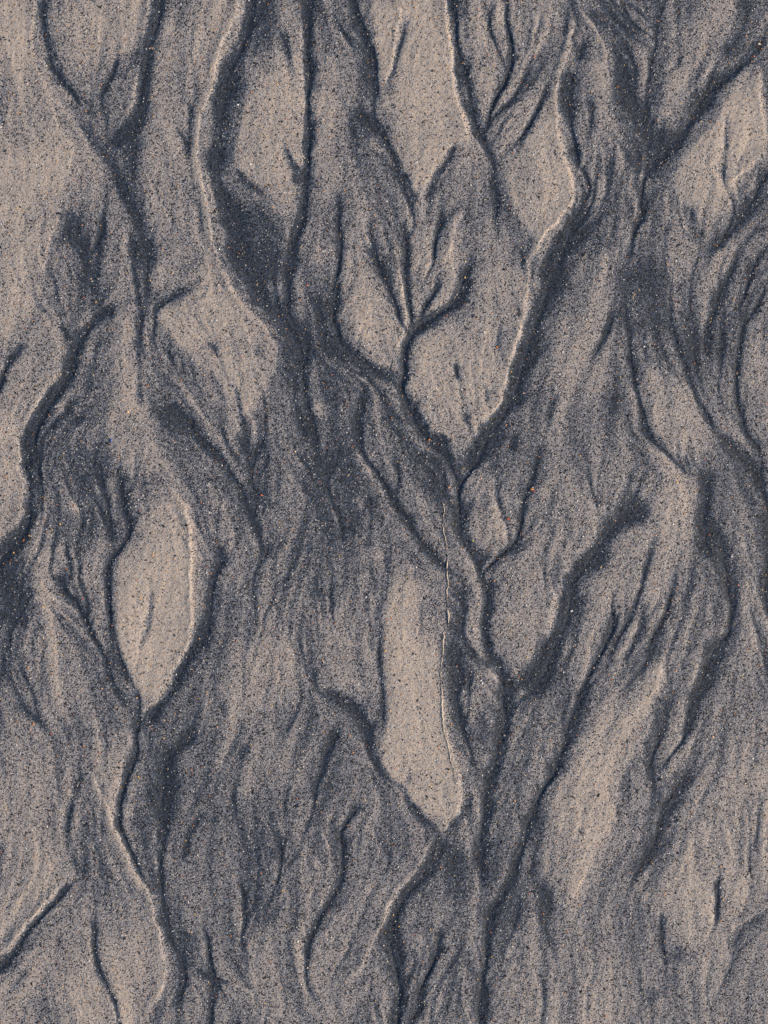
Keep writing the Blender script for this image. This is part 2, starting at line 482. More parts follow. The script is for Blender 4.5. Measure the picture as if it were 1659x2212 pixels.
FLATS = [   # weight of pale sand, outline
 (.75, [(-160,-160),(66,-160),(68,60),(78,140),(110,230),(152,310),(146,370),(125,430),(105,500),(88,590),(60,680),(-160,740)]),
 (.6, [(98,-60),(318,-60),(305,80),(262,120),(208,226),(150,195),(118,140),(105,60)]),
 (.45, [(350,20),(505,-60),(470,100),(420,220),(405,300),(400,430),(440,520),(400,600),(345,635),(330,560),(322,400),(325,180)]),
 (.65, [(548,120),(635,60),(648,300),(636,420),(598,440),(524,375),(510,330)]),
 (.5, [(690,40),(730,60),(790,200),(745,260),(740,380),(715,420),(690,330),(685,200)]),
 (.85, [(800,-60),(955,-60),(972,100),(984,195),(1008,287),(962,335),(902,449),(872,370),(838,250),(822,225),(818,150),(805,80)]),
 (.4, [(990,-60),(1090,-60),(1095,120),(1060,220),(1040,240),(1005,160)]),
 (.5, [(1110,-60),(1190,-60),(1180,70),(1150,115),(1080,215),(1100,150)]),
 (.35, [(1130,200),(1200,100),(1200,170),(1150,240),(1090,380),(1075,330)]),
 (.8, [(1208,180),(1203,262),(1234,425),(1166,522),(1130,470),(1095,400),(1118,335)]),
 (.55, [(1240,40),(1300,110),(1318,230),(1300,330),(1262,330),(1240,200)]),
 (.5, [(1475,-60),(1580,-60),(1550,130),(1470,215),(1432,262),(1425,170),(1462,80)]),
 (.75, [(1478,335),(1605,155),(1640,150),(1650,300),(1576,403),(1512,502),(1470,420)]),
 (.65, [(-160,830),(20,840),(40,950),(40,1010),(52,1080),(28,1138),(-160,1190)]),
 (.5, [(-20,720),(60,660),(130,640),(165,700),(148,770),(90,850),(30,900),(0,850)]),
 (.75, [(446,455),(470,570),(505,632),(598,752),(560,860),(525,890),(440,800),(348,700),(345,670),(425,610)]),
 (.6, [(255,670),(300,660),(320,860),(350,1000),(300,1030),(232,960),(245,800)]),
 (.6, [(738,560),(795,520),(868,610),(880,700),(850,798),(770,752),(728,690)]),
 (.5, [(895,470),(1060,490),(1120,540),(1130,690),(1010,640),(955,690),(905,690)]),
 (.7, [(1015,640),(1132,690),(1112,750),(1098,830),(1056,907),(996,970),(978,947),(937,936),(905,885),(878,810),(895,735),(955,690)]),
 (.45, [(1290,470),(1345,480),(1330,600),(1300,720),(1230,900),(1180,950),(1170,850),(1220,680)]),
 (.4, [(1400,420),(1475,430),(1490,560),(1440,600),(1380,540)]),
 (.45, [(1630,660),(1720,640),(1720,1000),(1640,940),(1610,850),(1612,740)]),
 (.95, [(330,1052),(366,1048),(402,1112),(417,1192),(416,1388),(366,1477),(308,1552),(296,1495),(264,1415),(254,1330),(264,1215),(290,1148)]),
 (.9, [(865,1215),(920,1222),(956,1250),(955,1370),(950,1450),(962,1580),(992,1700),(988,1762),(943,1804),(898,1750),(835,1665),(826,1560),(826,1380),(850,1235)]),
 (.38, [(1020,1010),(1090,960),(1150,970),(1112,1130),(1050,1240),(1000,1130)]),
 (.35, [(1190,960),(1260,1000),(1290,1100),(1225,1230),(1170,1330),(1115,1460),(1075,1320),(1120,1190)]),
 (.4, [(1300,950),(1400,970),(1480,1040),(1495,1200),(1420,1300),(1330,1380),(1290,1250),(1350,1140),(1310,1090)]),
 (.5, [(1405,790),(1500,840),(1560,910),(1560,965),(1450,965),(1415,905)]),
 (.6, [(1430,1425),(1405,1560),(1345,1680),(1290,1840),(1220,1960),(1170,1890),(1195,1730),(1290,1540)]),
 (.4, [(1490,1700),(1660,1540),(1760,1560),(1760,2360),(1480,2360),(1430,2000)]),
 (.5, [(-160,1560),(110,1575),(150,1700),(140,1890),(60,1975),(-160,2120)]),
 (.6, [(165,1930),(325,1960),(354,2077),(353,2138),(328,2190),(330,2360),(-160,2360),(60,2060)]),
 (.45, [(85,1160),(135,1160),(145,1250),(112,1330),(190,1480),(140,1560),(90,1540),(80,1300)]),
 (.4, [(735,1330),(805,1330),(815,1500),(765,1500)]),
 (.55, [(192,1600),(260,1580),(280,1680),(255,1790),(220,1740)]),
 (.35, [(480,1300),(600,1340),(620,1460),(520,1560),(430,1540),(420,1450)]),
 (.35, [(560,1840),(640,1780),(700,1900),(655,2030),(590,2010)]),
 (.3, [(1110,1980),(1300,1960),(1400,2100),(1380,2360),(1060,2360)]),
]
PALE = np.zeros((NY, NX), np.float32); SOFT = PALE.copy()
for wgt, poly in FLATS:
    q = spline(poly + [poly[0]], 14)
    a0 = max(0, int((q[:, 0].min() - X0) / ST) - 4); a1 = min(NX, int((q[:, 0].max() - X0) / ST) + 5)
    b0 = max(0, int((q[:, 1].min() - Y0) / ST) - 4); b1 = min(NY, int((q[:, 1].max() - Y0) / ST) + 5)
    hit = inside([tuple(a) for a in q], WX[b0:b1, a0:a1], WY[b0:b1, a0:a1])
    hgt = q[:, 1].max() - q[:, 1].min()          # banks are cut sharp at the foot and melt away at the head
    up = np.clip((WY[b0:b1, a0:a1] - q[:, 1].min()) / (0.32 * hgt), 0, 1) if q[:, 1].min() > 0 else 1.0
    tgt = PALE if wgt > 0.58 else SOFT
    tgt[b0:b1, a0:a1] = np.maximum(tgt[b0:b1, a0:a1], wgt * hit * (0.25 + 0.75 * up))
PALE = np.maximum(0.72 * gauss(PALE, 1.8) + 0.28 * gauss(PALE, 10.0), 0.45 * gauss(SOFT, 5) + 0.55 * gauss(SOFT, 14))
PALE = PALE * np.clip(1 + 0.16 * noise(20, 55) + 0.10 * noise(6, 56), 0.4, 1.3)

keep = np.ones((NY, NX), np.float32)      # product of (1 - dark)
groove = np.zeros((NY, NX), np.float32)   # depth of cutting
pale = np.ones((NY, NX), np.float32)
lip = np.zeros((NY, NX), np.float32)
fx = np.zeros((NY, NX), np.float32); fy = np.full((NY, NX), 0.06, np.float32)
NAMED = {}
for row in SURVEY.strip().splitlines():
    head, pts = row.split(':')
    h = head.split()
    kind, w, k = h[0], float(h[1]), float(h[2])
    tagn = [a for a in h[3:] if a not in ('sl', 'sr')]
    pts = [tuple(map(float, q.split(','))) for q in pts.split()]
    line = spline(pts)
    sl_, sr_ = 'sl' in h, 'sr' in h
    reach = w * (5.4 if kind in 'g' else 2.4) + (w * 8 if kind in 'lm' else 0)
    r = field(line, max(reach, 46))
    if r is None: continue
    win, d, s, t, dx, dy, tot = r
    tap = min(0.3, 26.0 / tot)
    fade = np.ones_like(d)
    if edge(pts[0]): fade *= np.clip(t / tap + 0.12, 0, 1) ** 0.8
    if edge(pts[-1]): fade *= np.clip((1 - t) / tap + 0.12, 0, 1) ** 0.8
    md = np.clip(1 + 0.22 * MOD[win], 0.4, 1.5)
    u = d * np.where(s < 0, -1.0, 1.0).astype(np.float32)
    if kind == 'g':
        wl = w * (0.55 if sl_ else 1.15 if sr_ else 1); wr = w * (0.55 if sr_ else 1.15 if sl_ else 1)
        wid = np.where(u < 0, wl, wr) * (1 + 0.15 * MOD[win])
        ex = np.where(u < 0, 5.0 if sl_ else 2.4, 5.0 if sr_ else 2.4)
        prof = 0.82 * np.exp(-np.abs(d / (wid * 1.1)) ** ex) + 0.24 * np.exp(-(d / (wid * 2.4)) ** 2)
        keep[win] *= 1 - np.clip(k * 1.06 * prof * fade * md, 0, 0.96)
        groove[win] = np.maximum(groove[win], k * min(1.0, 0.35 + w / 22) * np.exp(-(d / (wid * 1.05)) ** 4) * fade)
    elif kind == 'd':
        keep[win] *= 1 - np.clip(k * 1.1 * np.exp(-(d / (w * 1.1)) ** 2) * fade * md, 0, 0.9)
    elif kind == 'p':
        pale[win] *= 1 - np.clip(k * 0.95 * np.exp(-(d / w) ** 2) * fade, 0, 0.95)
    else:
        q = u if kind == 'l' else -u             # q > 0 is the steep side
        w2 = w * (1 + 0.25 * MOD[win])
        bank = np.where(q < 0, np.exp(-np.abs(q) / (w2 * 1.4)), np.exp(-(np.maximum(q, 0) / (w2 * 0.5)) ** 2))
        lip[win] = np.maximum(lip[win], k * min(1.2, 0.45 + w / 12) * bank * fade)
        pale[win] *= 1 - np.clip((0.9 if kind == 'l' else 0.4) * k * np.exp(-((q + w * 0.3) / (w * np.where(q > -w * 0.3, 0.55, 1.0))) ** 2) * fade, 0, 0.9)  # right-dropping banks painted paler: sunlight put into the colour
    wt = np.exp(-(d / 34) ** 2) * (1.0 if kind == 'g' else 0.5)
    fx[win] += wt * dx; fy[win] += wt * dy
    for n in tagn: NAMED[n] = (line, w)

# flow direction and streaks of sorted grains drawn out along it
fx = gauss(fx, 5); fy = gauss(fy, 5)
nn = np.hypot(fx, fy); fx /= nn; fy /= nn
def streak(sig, half, step, seed):
    src = noise(sig, seed)
    out = src.copy(); tot = 1.0
    for sg in (1, -1):
        x = PX.copy(); y = PY.copy()
        n = int(half / step)
        for i in range(n):
            ix = np.clip(((x - X0) / ST + .5).astype(np.int32), 0, NX - 1); iy = np.clip(((y - Y0) / ST + .5).astype(np.int32), 0, NY - 1)
            x = x + sg * step * fx[iy, ix]; y = y + sg * step * fy[iy, ix]
            wgt = 1 - i / n
            out = out + wgt * bil(src, x, y); tot += wgt
    out -= out.mean()
    return out / out.std()
s_fine = streak(1.2, 46, 3.0, 21)
s_mid = streak(2.6, 120, 6.0, 22)
s_wide = streak(5.5, 190, 10.0, 23)


base = 0.50 - 0.40 * PALE + 0.03 * noise(30, 31)
D = 1 - (1 - base) * keep
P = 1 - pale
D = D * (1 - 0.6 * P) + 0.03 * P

# seepage: many small threads of water run down the bed, drawn into the lows, and leave dark trails
pot = gauss(D, 3.0) * 12 + gauss(D, 9.0) * 34 + 0.7 * noise(3.5, 51) + 2.0 * noise(9, 52) + 3.0 * noise(20, 57)
qx = np.gradient(pot, axis=1) / ST; qy = np.gradient(pot, axis=0) / ST
vx = 1.6 * qx + 1.0 * fx; vy = np.maximum(0.8 * qy + 0.9 * fy, 0.25)
vn = np.hypot(vx, vy); vx /= vn; vy /= vn
acc = np.zeros(NY * NX, np.float32)
npt = 70000
r = np.random.default_rng(53)
tx = r.uniform(gx[0], gx[-1], npt); ty = r.uniform(gy[0], gy[-1], npt)
life = r.uniform(40, 170, npt)
for i in range(100):
    ix = np.clip(((tx - X0) / ST + .5).astype(np.int32), 0, NX - 1); iy = np.clip(((ty - Y0) / ST + .5).astype(np.int32), 0, NY - 1)
    idx = iy * NX + ix
    on = life > 0
    acc += np.bincount(idx[on], minlength=NY * NX).astype(np.float32)
    tx = tx + 2.1 * vx[iy, ix] * on; ty = ty + 2.1 * vy[iy, ix] * on
    life = life - 2.1
acc = acc.reshape(NY, NX)
acc = np.log1p(gauss(acc, 0.8) * 0.6)
thread = np.clip((acc - gauss(acc, 7)) / acc.std(), -1.6, 3.0)
thread = gauss(thread.astype(np.float32), 0.6) * np.clip(0.85 + 0.4 * noise(24, 54), 0.1, 1.6)

D = D + (0.35 + 0.65 * np.clip(D, 0, .8) * (1.1 - D) / 0.3) * (0.075 * thread * (0.6 + D) * 1.3 + 0.052 * s_mid + 0.058 * s_wide + 0.024 * s_fine)
D = 0.46 + (D - 0.43) * 1.22
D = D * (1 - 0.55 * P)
D = np.clip(D + 0.02 * noise(1.5, 33), 0.03, 0.97).astype(np.float32)

# relief in metres: cut grooves, banks, and low ground where the heavy sand gathered
Z = (-0.0010 * gauss(groove, 1.2) - 0.0013 * gauss(D, 5.0) - 0.0007 * gauss(D, 1.6) + 0.00085 * gauss(lip, 0.8)
     + 0.00003 * s_fine + 0.00006 * s_mid + 0.00012 * s_wide - 0.00012 * thread + 0.00035 * noise(16, 41) + 0.00005 * noise(0.9, 42))
Z = Z.astype(np.float32)

# ------------------------------------------------------------------ materials
def nodes(name):
    m = bpy.data.materials.new(name); m.use_nodes = True
    nt = m.node_tree
    return m, nt, nt.nodes, nt.links, nt.nodes["Principled BSDF"]

def ramp(nt, stops, interp='CONSTANT'):
    r = nt.nodes.new("ShaderNodeValToRGB"); r.color_ramp.interpolation = interp
    e = r.color_ramp.elements
    while len(e) > 1: e.remove(e[-1])
    e[0].position = stops[0][0]; e[0].color = (*stops[0][1], 1)
    for p, c in stops[1:]:
        x = e.new(p); x.color = (*c, 1)
    return r

def sand_material():
    m, nt, N, Lk, bs = nodes("sorted_beach_sand")
    geo = N.new("ShaderNodeNewGeometry")
    att = N.new("ShaderNodeAttribute"); att.attribute_name = "mineral_and_shade"
    def grains(scale, seedoff):
        mp = N.new("ShaderNodeVectorMath"); mp.operation = 'ADD'; mp.inputs[1].default_value = (seedoff, seedoff * .7, 0)
        Lk.new(geo.outputs["Position"], mp.inputs[0])
        v = N.new("ShaderNodeTexVoronoi"); v.voronoi_dimensions = '2D'; v.feature = 'F1'
        v.inputs["Scale"].default_value = scale
        Lk.new(mp.outputs[0], v.inputs["Vector"])
        sp = N.new("ShaderNodeSeparateColor"); Lk.new(v.outputs["Color"], sp.inputs[0])
        return v, sp
    v1, c1 = grains(1250.0, 3.1)
    # quartz, feldspar, shell: colour of each light grain
    light = ramp(nt, [(0, (.27, .23, .20)), (.10, (.42, .34, .275)), (.30, (.55, .455, .37)), (.5, (.45, .40, .37)), (.62, (.60, .485, .385)),
                      (.80, (.37, .375, .395)), (.90, (.56, .455, .33)), (.945, (.58, .33, .15)), (.958, (.66, .62, .56)), (.985, (.55, .43, .22))])
    Lk.new(c1.outputs[0], light.inputs[0])
    dark = ramp(nt, [(0, (.012, .015, .021)), (.4, (.020, .026, .037)), (.7, (.036, .042, .054)), (.9, (.075, .08, .085))])
    Lk.new(c1.outputs[2], dark.inputs[0])
    # how likely a grain is a heavy dark one
    pr = N.new("ShaderNodeMapRange"); pr.inputs[1].default_value = 0.0; pr.inputs[2].default_value = 1.0
    pr.inputs[3].default_value = 0.01; pr.inputs[4].default_value = 0.70
    Lk.new(att.outputs["Fac"], pr.inputs[0])
    lt = N.new("ShaderNodeMath"); lt.operation = 'LESS_THAN'
    Lk.new(c1.outputs[1], lt.inputs[0]); Lk.new(pr.outputs[0], lt.inputs[1])
    mx = N.new("ShaderNodeMix"); mx.data_type = 'RGBA'
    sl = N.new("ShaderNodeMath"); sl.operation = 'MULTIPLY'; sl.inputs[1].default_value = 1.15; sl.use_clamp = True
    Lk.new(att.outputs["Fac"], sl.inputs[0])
    skylit_slate = ramp(nt, [(0, (.065, .10, .17)), (.25, (.11, .155, .235)), (.5, (.17, .215, .29)), (.72, (.24, .255, .28)), (.88, (.34, .365, .41)), (.96, (.36, .28, .18))])  # dark-sand grains with the blue of the sky painted in
    Lk.new(c1.outputs[0], skylit_slate.inputs[0])
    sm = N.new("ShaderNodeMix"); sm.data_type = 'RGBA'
    Lk.new(sl.outputs[0], sm.inputs[0]); Lk.new(light.outputs[0], sm.inputs[6]); Lk.new(skylit_slate.outputs[0], sm.inputs[7])
    # fine black dust, tinted with painted skylight blue, between the light grains where the heavy sand gathers
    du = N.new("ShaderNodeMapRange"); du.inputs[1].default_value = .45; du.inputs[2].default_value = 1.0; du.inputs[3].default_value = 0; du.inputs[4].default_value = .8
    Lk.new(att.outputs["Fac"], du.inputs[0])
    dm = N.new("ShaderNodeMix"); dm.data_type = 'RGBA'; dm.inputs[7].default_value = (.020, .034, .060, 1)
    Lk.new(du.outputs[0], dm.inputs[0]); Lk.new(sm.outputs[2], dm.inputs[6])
    Lk.new(lt.outputs[0], mx.inputs[0]); Lk.new(dm.outputs[2], mx.inputs[6]); Lk.new(dark.outputs[0], mx.inputs[7])
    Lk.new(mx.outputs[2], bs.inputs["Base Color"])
    bs.inputs["Roughness"].default_value = 0.62
    bs.inputs["Specular IOR Level"].default_value = 0.3
    hn = N.new("ShaderNodeTexNoise"); hn.inputs["Scale"].default_value = 600; hn.inputs["Detail"].default_value = 3
    Lk.new(geo.outputs["Position"], hn.inputs["Vector"])
    ad = N.new("ShaderNodeMath"); ad.operation = 'SUBTRACT'
    Lk.new(hn.outputs[0], ad.inputs[0]); Lk.new(v1.outputs["Distance"], ad.inputs[1])
    bp = N.new("ShaderNodeBump"); bp.inputs["Strength"].default_value = 0.55; bp.inputs["Distance"].default_value = 0.00045
    Lk.new(ad.outputs[0], bp.inputs["Height"]); Lk.new(bp.outputs[0], bs.inputs["Normal"])
    return m

def grain_material(name, stops, rough, spec):
    m, nt, N, Lk, bs = nodes(name)
    a = N.new("ShaderNodeAttribute"); a.attribute_type = 'INSTANCER'; a.attribute_name = "tint"
    r = ramp(nt, stops, 'LINEAR'); Lk.new(a.outputs["Fac"], r.inputs[0]); Lk.new(r.outputs[0], bs.inputs["Base Color"])
    bs.inputs["Roughness"].default_value = rough; bs.inputs["Specular IOR Level"].default_value = spec
    return m

def plain_material(name, col, rough, var=0.3, scale=900):
    m, nt, N, Lk, bs = nodes(name)
    g = N.new("ShaderNodeNewGeometry"); n = N.new("ShaderNodeTexNoise"); n.inputs["Scale"].default_value = scale
    Lk.new(g.outputs["Position"], n.inputs["Vector"])
    r = ramp(nt, [(.3, tuple(c * (1 - var) for c in col)), (.7, tuple(min(1, c * (1 + var)) for c in col))], 'LINEAR')
    Lk.new(n.outputs[0], r.inputs[0]); Lk.new(r.outputs[0], bs.inputs["Base Color"])
    bs.inputs["Roughness"].default_value = rough
    return m

SAND = sand_material()

def tag(o, label=None, cat=None, group=None, kind=None):
    if label: o["label"] = label
    if cat: o["category"] = cat
    if group: o["group"] = group
    if kind: o["kind"] = kind
    return o

# ------------------------------------------------------------------ the sand bed: one surface, cut into bed, banks and rills
def growth(n, a, b):                     # n steps growing from a to b
    return np.cumsum(np.geomspace(a, b, n))
ox = growth(62, 4, 120)
far = np.array([3e3, 8e3, 2.5e4, 8e4, 4e5])
AX = np.concatenate([-(ox[-1] + far)[::-1] + X0, X0 - ox[::-1], gx, gx[-1] + ox, gx[-1] + ox[-1] + far])
AY = np.concatenate([-(ox[-1] + far)[::-1] + Y0, Y0 - ox[::-1], gy, gy[-1] + ox, gy[-1] + ox[-1] + far])
GX, GY = np.meshgrid(AX, AY)
def reflect(v, lo, hi):
    p = hi - lo; q = np.mod(v - lo, 2 * p)
    return lo + np.where(q > p, 2 * p - q, q)
RXX = reflect(GX, gx[0], gx[-1]); RYY = reflect(GY, gy[0], gy[-1])
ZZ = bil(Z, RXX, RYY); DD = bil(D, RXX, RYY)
out = np.maximum(np.maximum(gx[0] - GX, GX - gx[-1]), np.maximum(gy[0] - GY, GY - gy[-1]))
fd = np.clip(1 - out / 2600.0, 0, 1)
ZZ = ZZ * fd + (1 - fd) * float(Z.mean()); DD = DD * fd + (1 - fd) * float(D.mean())
MXx = (GX - CX) * S; MYy = -(GY - CY) * S
zx = np.gradient(ZZ, axis=1) / np.gradient(MXx, axis=1); zy = np.gradient(ZZ, axis=0) / np.gradient(MYy, axis=0)
NRM = np.stack([-zx, -zy, np.ones_like(zx)], -1); NRM /= np.linalg.norm(NRM, axis=-1, keepdims=True)
HH, WW = GX.shape
VERT = np.stack([MXx, MYy, ZZ], -1).reshape(-1, 3).astype(np.float32)
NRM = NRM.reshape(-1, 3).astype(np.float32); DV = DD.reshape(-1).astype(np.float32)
jj, ii = np.mgrid[0:HH - 1, 0:WW - 1]
v00 = (jj * WW + ii).ravel()
QUAD = np.stack([v00 + WW, v00 + WW + 1, v00 + 1, v00], -1)
FCX = (0.5 * (AX[:-1] + AX[1:])); FCY = (0.5 * (AY[:-1] + AY[1:]))
FX, FY = np.meshgrid(FCX, FCY)
WFX = FX + (bil(WX - PX, FX, FY)); WFY = FY + (bil(WY - PY, FX, FY))
PIECE = np.zeros(FX.shape, np.int16)
inner = (FX > gx[0]) & (FX < gx[-1]) & (FY > gy[0]) & (FY < gy[-1])

RILLS = [
 ("O", 1.25, "very dark curved rill sweeping off the left edge"),
 ("B", 1.0, "wide dark rill under the long bright bank edge at upper left"),
 ("C", 1.0, "straight nearly black vertical rill at the top, left of centre"),
 ("E", 1.1, "short slanting black rill at the top centre"),
 ("G1", 1.1, "dark rill running down from the top centre along a bright thin edge"),
 ("K", 0.9, "broad dark hollow in the upper right, left arm of a V"),
 ("L", 0.9, "dark diagonal rill in the upper right, right arm of a V"),
 ("T", 1.1, "black forked rill leading down to the blunt notched bank"),
 ("V", 1.0, "long dark rill curving down along the right side of the notched bank"),
 ("AI", 1.0, "black rill below the notched bank running down the middle"),
 ("AU", 0.9, "wide grey-black rill going down right of the hairline crack"),
 ("AL", 1.0, "broad dark slanting rill on the right, middle height"),
 ("AM", 1.0, "dark curved rill bowing outward near the right edge"),
 ("AV", 1.1, "long narrow dark rill running to the bottom edge, right of centre"),
 ("AB", 1.2, "thin winding dark rill along the left side of the teardrop bank"),
 ("AD", 1.0, "dark rill along the right side of the teardrop bank"),
 ("AE", 1.0, "diagonal dark rill left of centre at middle height"),
 ("AP", 1.0, "short dark blotchy rill at the lower left"),
 ("AQ", 1.0, "dark arched rill meeting the long pale bank from the left"),
 ("AX", 1.2, "dark diagonal rill with bright upper edge at the bottom left corner"),
 ("A1", 1.0, "grey winding rill in the upper left corner"),
]
pieces = []
for lab, poly in BANKS:
    q = np.array(spline(poly + [poly[0]], 14))
    lo = q.min(0) - 8; hi = q.max(0) + 8
    m = (FX > lo[0]) & (FX < hi[0]) & (FY > lo[1]) & (FY < hi[1])
    sel = np.where(m)
    hit = inside([tuple(a) for a in q], WFX[sel], WFY[sel])
    k = len(pieces) + 1
    PIECE[sel[0][hit], sel[1][hit]] = k
    pieces.append(("sand_bank", lab, "sand bank", "pale sand banks between the rills"))
for key, f, lab in RILLS:
    line, w = NAMED[key]
    r = field(line, w * f + 4)
    win, dist = r[0], r[1]
    full = np.full((NY, NX), 1e3, np.float32); full[win] = dist
    m = inner & (bil(full, FX, FY) < w * f * 0.95)
    k = len(pieces) + 1
    PIECE[m & (PIECE == 0)] = k
    pieces.append(("rill", lab, "rill", "dark rills cut into the sand"))

def surface(name, faces, skirt):
    used = np.unique(faces)
    remap = np.full(len(VERT), -1, np.int64); remap[used] = np.arange(len(used))
    v = VERT[used]; f = remap[faces]; n = NRM[used]; dv = DV[used]
    if skirt:                             # the piece has a body: walls and floor below its surface
        e = np.concatenate([f[:, [0, 1]], f[:, [1, 2]], f[:, [2, 3]], f[:, [3, 0]]])
        key = np.sort(e, 1); key = key[:, 0] * len(v) + key[:, 1]
        u, inv, cnt = np.unique(key, return_inverse=True, return_counts=True)
        b = e[cnt[inv] == 1]
        bv = np.unique(b); low = np.full(len(v), -1, np.int64); low[bv] = len(v) + np.arange(len(bv))
        lv = v[bv].copy(); lv[:, 2] = v[:, 2].min() - 0.006
        nv = np.tile(np.array([[0, 0, -1]], np.float32), (len(bv), 1))
        walls = np.stack([b[:, 1], b[:, 0], low[b[:, 0]], low[b[:, 1]]], -1)
        v = np.vstack([v, lv]); n = np.vstack([n, nv]); dv = np.concatenate([dv, dv[bv]]); f = np.vstack([f, walls])
    me = bpy.data.meshes.new(name)
    me.vertices.add(len(v)); me.vertices.foreach_set("co", v.astype(np.float32).ravel())
    me.loops.add(len(f) * 4); me.loops.foreach_set("vertex_index", f.astype(np.int32).ravel())
    me.polygons.add(len(f)); me.polygons.foreach_set("loop_start", np.arange(0, len(f) * 4, 4, dtype=np.int32))
    a = me.attributes.new("mineral_and_shade", 'FLOAT', 'POINT'); a.data.foreach_set("value", dv.astype(np.float32))  # heavy mineral share, plus painted shade and paled sunlit banks
    me.update(calc_edges=True)
    me.polygons.foreach_set("use_smooth", np.ones(len(f), bool))
    me.normals_split_custom_set_from_vertices(n)
    me.materials.append(SAND)
    o = bpy.data.objects.new(name, me); scene.collection.objects.link(o)
    return o

flat = PIECE.ravel()
tag(surface("sand_bed", QUAD[flat == 0], False), "grey tan beach sand streaked with dark heavy mineral grains", kind="structure")
for k, (nm, lab, cat, grp) in enumerate(pieces, 1):
    m = flat == k
    if m.sum() < 4: continue
    tag(surface(nm, QUAD[m], True), lab, cat, grp)

# ------------------------------------------------------------------ loose grains on the surface
def scatter(name, label, count, weight, size, elong, mat, seed):
    r = np.random.default_rng(seed)
    xs = []; ys = []; got = 0
    while got < count:
        x = r.uniform(gx[2], gx[-3], count * 2); y = r.uniform(gy[2], gy[-3], count * 2)
        ok = r.uniform(0, 1, count * 2) < weight(bil(D, x, y))
        xs.append(x[ok]); ys.append(y[ok]); got += ok.sum()
    x = np.concatenate(xs)[:count]; y = np.concatenate(ys)[:count]
    a = size * np.exp(r.normal(0, 0.28, count)); el = 1 + elong * r.uniform(0, 1, count) ** 1.5
    scl = np.stack([a * el, a / el ** 0.3, a * r.uniform(0.35, 0.6, count)], -1) * S
    rot = np.stack([r.normal(0, .18, count), r.normal(0, .18, count), r.uniform(0, math.tau, count)], -1)
    z = bil(Z, x, y) + scl[:, 2] * 0.25
    co = np.stack([(x - CX) * S, -(y - CY) * S, z], -1).astype(np.float32)
    me = bpy.data.meshes.new(name); me.vertices.add(count); me.vertices.foreach_set("co", co.ravel())
    for nm, dat in (("grain_rot", rot), ("grain_scale", scl)):
        at = me.attributes.new(nm, 'FLOAT_VECTOR', 'POINT'); at.data.foreach_set("vector", dat.astype(np.float32).ravel())
    at = me.attributes.new("tint", 'FLOAT', 'POINT'); at.data.foreach_set("value", r.uniform(0, 1, count).astype(np.float32))
    me.update(); me.materials.append(mat)
    o = bpy.data.objects.new(name, me); scene.collection.objects.link(o)
    ng = bpy.data.node_groups.new(name + "_spread", 'GeometryNodeTree')
    ng.interface.new_socket("Geometry", in_out='INPUT', socket_type='NodeSocketGeometry')
    ng.interface.new_socket("Geometry", in_out='OUTPUT', socket_type='NodeSocketGeometry')
    N = ng.nodes; L = ng.links
    gi = N.new("NodeGroupInput"); go = N.new("NodeGroupOutput")
    ico = N.new("GeometryNodeMeshIcoSphere"); ico.inputs["Radius"].default_value = 1.0; ico.inputs["Subdivisions"].default_value = 1
    sm = N.new("GeometryNodeSetMaterial"); sm.inputs["Material"].default_value = mat
    iop = N.new("GeometryNodeInstanceOnPoints")
    ra = N.new("GeometryNodeInputNamedAttribute"); ra.data_type = 'FLOAT_VECTOR'; ra.inputs[0].default_value = "grain_rot"
    sa = N.new("GeometryNodeInputNamedAttribute"); sa.data_type = 'FLOAT_VECTOR'; sa.inputs[0].default_value = "grain_scale"
    L.new(ico.outputs["Mesh"], sm.inputs["Geometry"]); L.new(sm.outputs[0], iop.inputs["Instance"])
    L.new(gi.outputs[0], iop.inputs["Points"]); L.new(ra.outputs[0], iop.inputs["Rotation"]); L.new(sa.outputs[0], iop.inputs["Scale"])
    L.new(iop.outputs[0], go.inputs[0])
    md = o.modifiers.new("spread", 'NODES'); md.node_group = ng
    tag(o, label, kind="stuff")
    return o

BLACK = grain_material("heavy_mineral_grain", [(0, (.012, .013, .016)), (.7, (.03, .031, .035)), (1, (.06, .055, .05))], .5, .4)
QUARTZ = grain_material("quartz_grain", [(0, (.38, .36, .34)), (.45, (.50, .46, .41)), (.8, (.44, .45, .48)), (1, (.66, .63, .58))], .35, .5)
AMBER = grain_material("amber_grain", [(0, (.50, .13, .03)), (.35, (.60, .25, .07)), (.7, (.65, .42, .14)), (1, (.55, .38, .25))], .35, .5)
scatter("black_mineral_grains", "loose black mineral grains strewn over the sand", 52000, lambda d: 0.25 + 0.9 * d, 1.15, 1.0, BLACK, 101)
scatter("quartz_grains", "loose pale quartz grains strewn over the sand", 60000, lambda d: 1.0 - 0.85 * d, 0.95, .35, QUARTZ, 102)
scatter("amber_grains", "scattered orange and yellow grains on the sand", 4200, lambda d: 1.0 - 0.4 * d, 1.1, .3, AMBER, 103)

